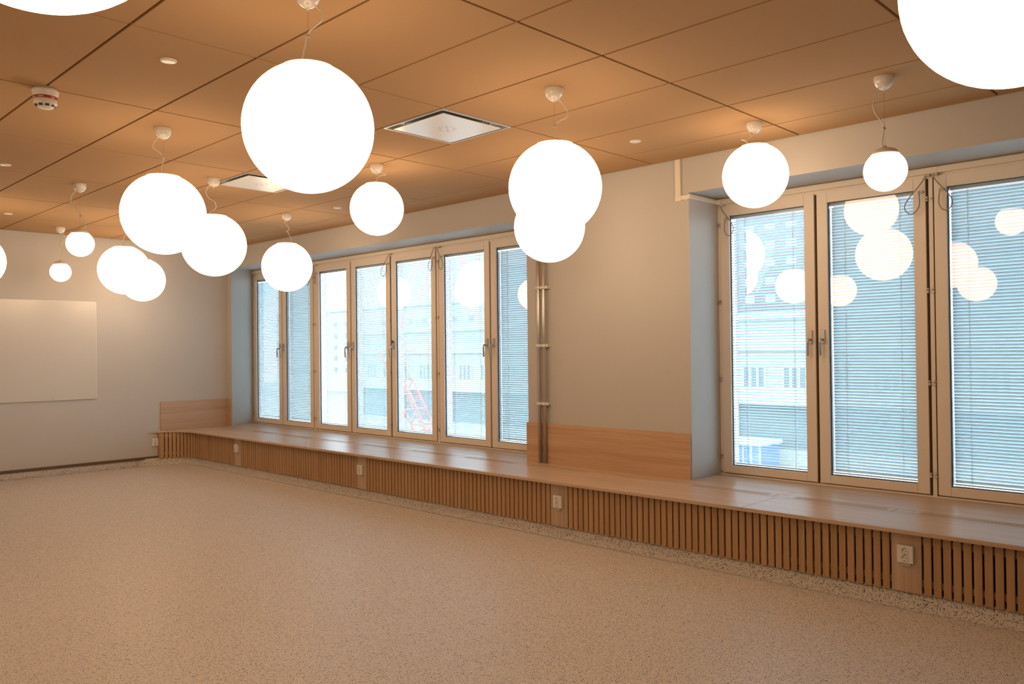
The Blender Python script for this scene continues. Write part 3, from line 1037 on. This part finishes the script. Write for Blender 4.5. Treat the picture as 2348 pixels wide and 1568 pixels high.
def rrect(w, h, rad, n=6):
    out = []
    for cx, cy, a0 in ((w / 2 - rad, h / 2 - rad, 0), (-w / 2 + rad, h / 2 - rad, PI / 2), (-w / 2 + rad, -h / 2 + rad, PI), (w / 2 - rad, -h / 2 + rad, 1.5 * PI)):
        for q in range(n + 1):
            a = a0 + q / n * PI / 2
            out.append((cx + rad * math.cos(a), cy + rad * math.sin(a)))
    return out


def panel(pts, x0, x1):
    m = MB().prism(pts, x0, x1)
    m.v = [(z, x, y) for x, y, z in m.v]
    return m


panel(rrect(bw, bh, 0.022), 0.004, 0.018).build('backing', 'white', wb, 0.002)
panel(rrect(bw - 0.012, bh - 0.012, 0.018), 0.018, 0.0195).build('writing_surface', 'board', wb)
MB().box(0.019, 0.021, 0.405, 0.435, -0.583, -0.574).build('maker_plate', 'mark', wb)
tag(wb.children[-1], 'small dark plate')
for y in (-0.8, 0.8):
    MB().box(0.0, 0.006, y - 0.03, y + 0.03, -0.5, 0.5).build('mounting_bracket', 'alu', wb)
wb.location.y = 1.037 - bw / 2
wb.location.z = (2.085 + 0.897) / 2

# ------------------------------------------------------------------ outside
GZ = H - 11.6
tag(MB().box(-260, 120, 4.5, 260, GZ - 0.5, GZ).build('ground', 'asphalt'), 'pale paved street outside', 'street', kind='structure')


def building(name, label, x0, x1, y, z0, z1, depth, wall_m, rows, cols, ww, wh, pane_m, bars=0, bands=(), cat='building'):
    e = tag(empty(name, ((x0 + x1) / 2, y, z0)), label, cat)
    inv = e.matrix_basis.inverted()

    def add(mb, nm, mt):
        o = mb.build(nm, mt, e)
        o.matrix_parent_inverse = inv
        return o
    add(MB().box(x0, x1, y, y + depth, z0, z1), 'wall', wall_m)
    add(MB().box(x0 - 0.3, x1 + 0.3, y - 0.4, y + depth + 0.3, z1, z1 + 0.5), 'cornice', 'pale')
    for (ba, bb, bm, out) in bands:
        add(MB().box(x0, x1, y - out, y + 0.02, ba, bb), 'facade_band', bm)
    for zc in rows:
        for xc in cols:
            m = MB()
            m.box(xc - ww / 2, xc + ww / 2, y - 0.05, y + 0.05, zc - wh / 2, zc + wh / 2)
            wv = add(m, 'window', pane_m)
            if bars:
                b = MB()
                for q in range(bars + 2):
                    bx = xc - ww / 2 + ww * q / (bars + 1)
                    b.box(bx - 0.10, bx + 0.10, y - 0.10, y + 0.05, zc - wh / 2 - 0.05, zc + wh / 2 + 0.05)
                o = b.build('window_bars', 'pale', wv)
    return e


building('plastered_building', 'cream plastered building with dark ground floor across the street', -86, -6, 60, GZ, H + 0.9, 12, 'cream',
         [H - 3.85], [-84 + 3.55 * k for k in range(22)], 2.0, 1.5, 'pane_dark', 2,
         [(H - 6.1, H - 4.75, 'pale', 0.9), (GZ + 2.0, H - 6.1, 'shop', 0.05), (H - 1.7, H - 0.5, 'pale', 0.25)])
building('brick_building', 'tall pinkish brick building behind the plastered one', -78, -22, 120, GZ, H + 32, 18, 'brick',
         [H + 3.4 + 2.9 * k for k in range(8)], [-74 + 3.6 * k for k in range(15)], 1.6, 1.15, 'pane_sky', 0)
building('apartment_block', 'pale apartment block seen through the left window', -210, -128, 118, GZ, H + 9.0, 14, 'pale',
         [H - 6 + 2.9 * k for k in range(5)], [-206 + 5.2 * k for k in range(16)], 1.6, 1.3, 'pane_dark', 0)
# blue site cabin in the street
cb = tag(empty('site_cabin', (-29.8, 57, GZ)), 'blue site cabin with pale bars on the street', 'cabin')
ci = cb.matrix_basis.inverted()
MB().box(-31.6, -27.9, 55.5, 58.5, GZ, GZ + 2.6).build('cabin_wall', 'tarp', cb).matrix_parent_inverse = ci
for q in range(6):
    bx = -31.5 + q * 0.7
    MB().box(bx, bx + 0.10, 55.4, 55.5, GZ, GZ + 2.6).build('bar', 'pale', cb).matrix_parent_inverse = ci
MB().box(-31.8, -27.7, 55.2, 58.7, GZ + 2.6, GZ + 2.85).build('cabin_roof', 'pale', cb).matrix_parent_inverse = ci
# red crane boom
cr0, cr1 = Vector((-70.0, 52.0, H - 1.0)), Vector((-63.5, 52.0, GZ + 1.4))
cn = tag(empty('crane', cr1), 'red lattice crane boom slanting down to the street', 'crane')
ci = cn.matrix_basis.inverted()
dv = (cr1 - cr0)
side = Vector((0.75, 0, 0.45))
m = MB()
for s_ in (-1, 1):
    for d_ in (-0.6, 0.6):
        m.tube([cr0 + side * s_ + Vector((0, d_, 0)), cr1 + side * s_ + Vector((0, d_, 0))], 0.14, 6)
m.build('boom_chord', 'crane', cn).matrix_parent_inverse = ci
m = MB()
for q in range(12):
    a, b = cr0 + dv * (q / 12), cr0 + dv * ((q + 1) / 12)
    s_ = 1 if q % 2 else -1
    for d_ in (-0.6, 0.6):
        m.tube([a + side * s_ + Vector((0, d_, 0)), b - side * s_ + Vector((0, d_, 0))], 0.09, 5)
m.build('boom_lattice', 'crane', cn).matrix_parent_inverse = ci
MB().box(cr1.x - 1.6, cr1.x + 1.6, 50.6, 53.4, GZ, GZ + 1.8).build('crane_base', 'crane', cn).matrix_parent_inverse = ci
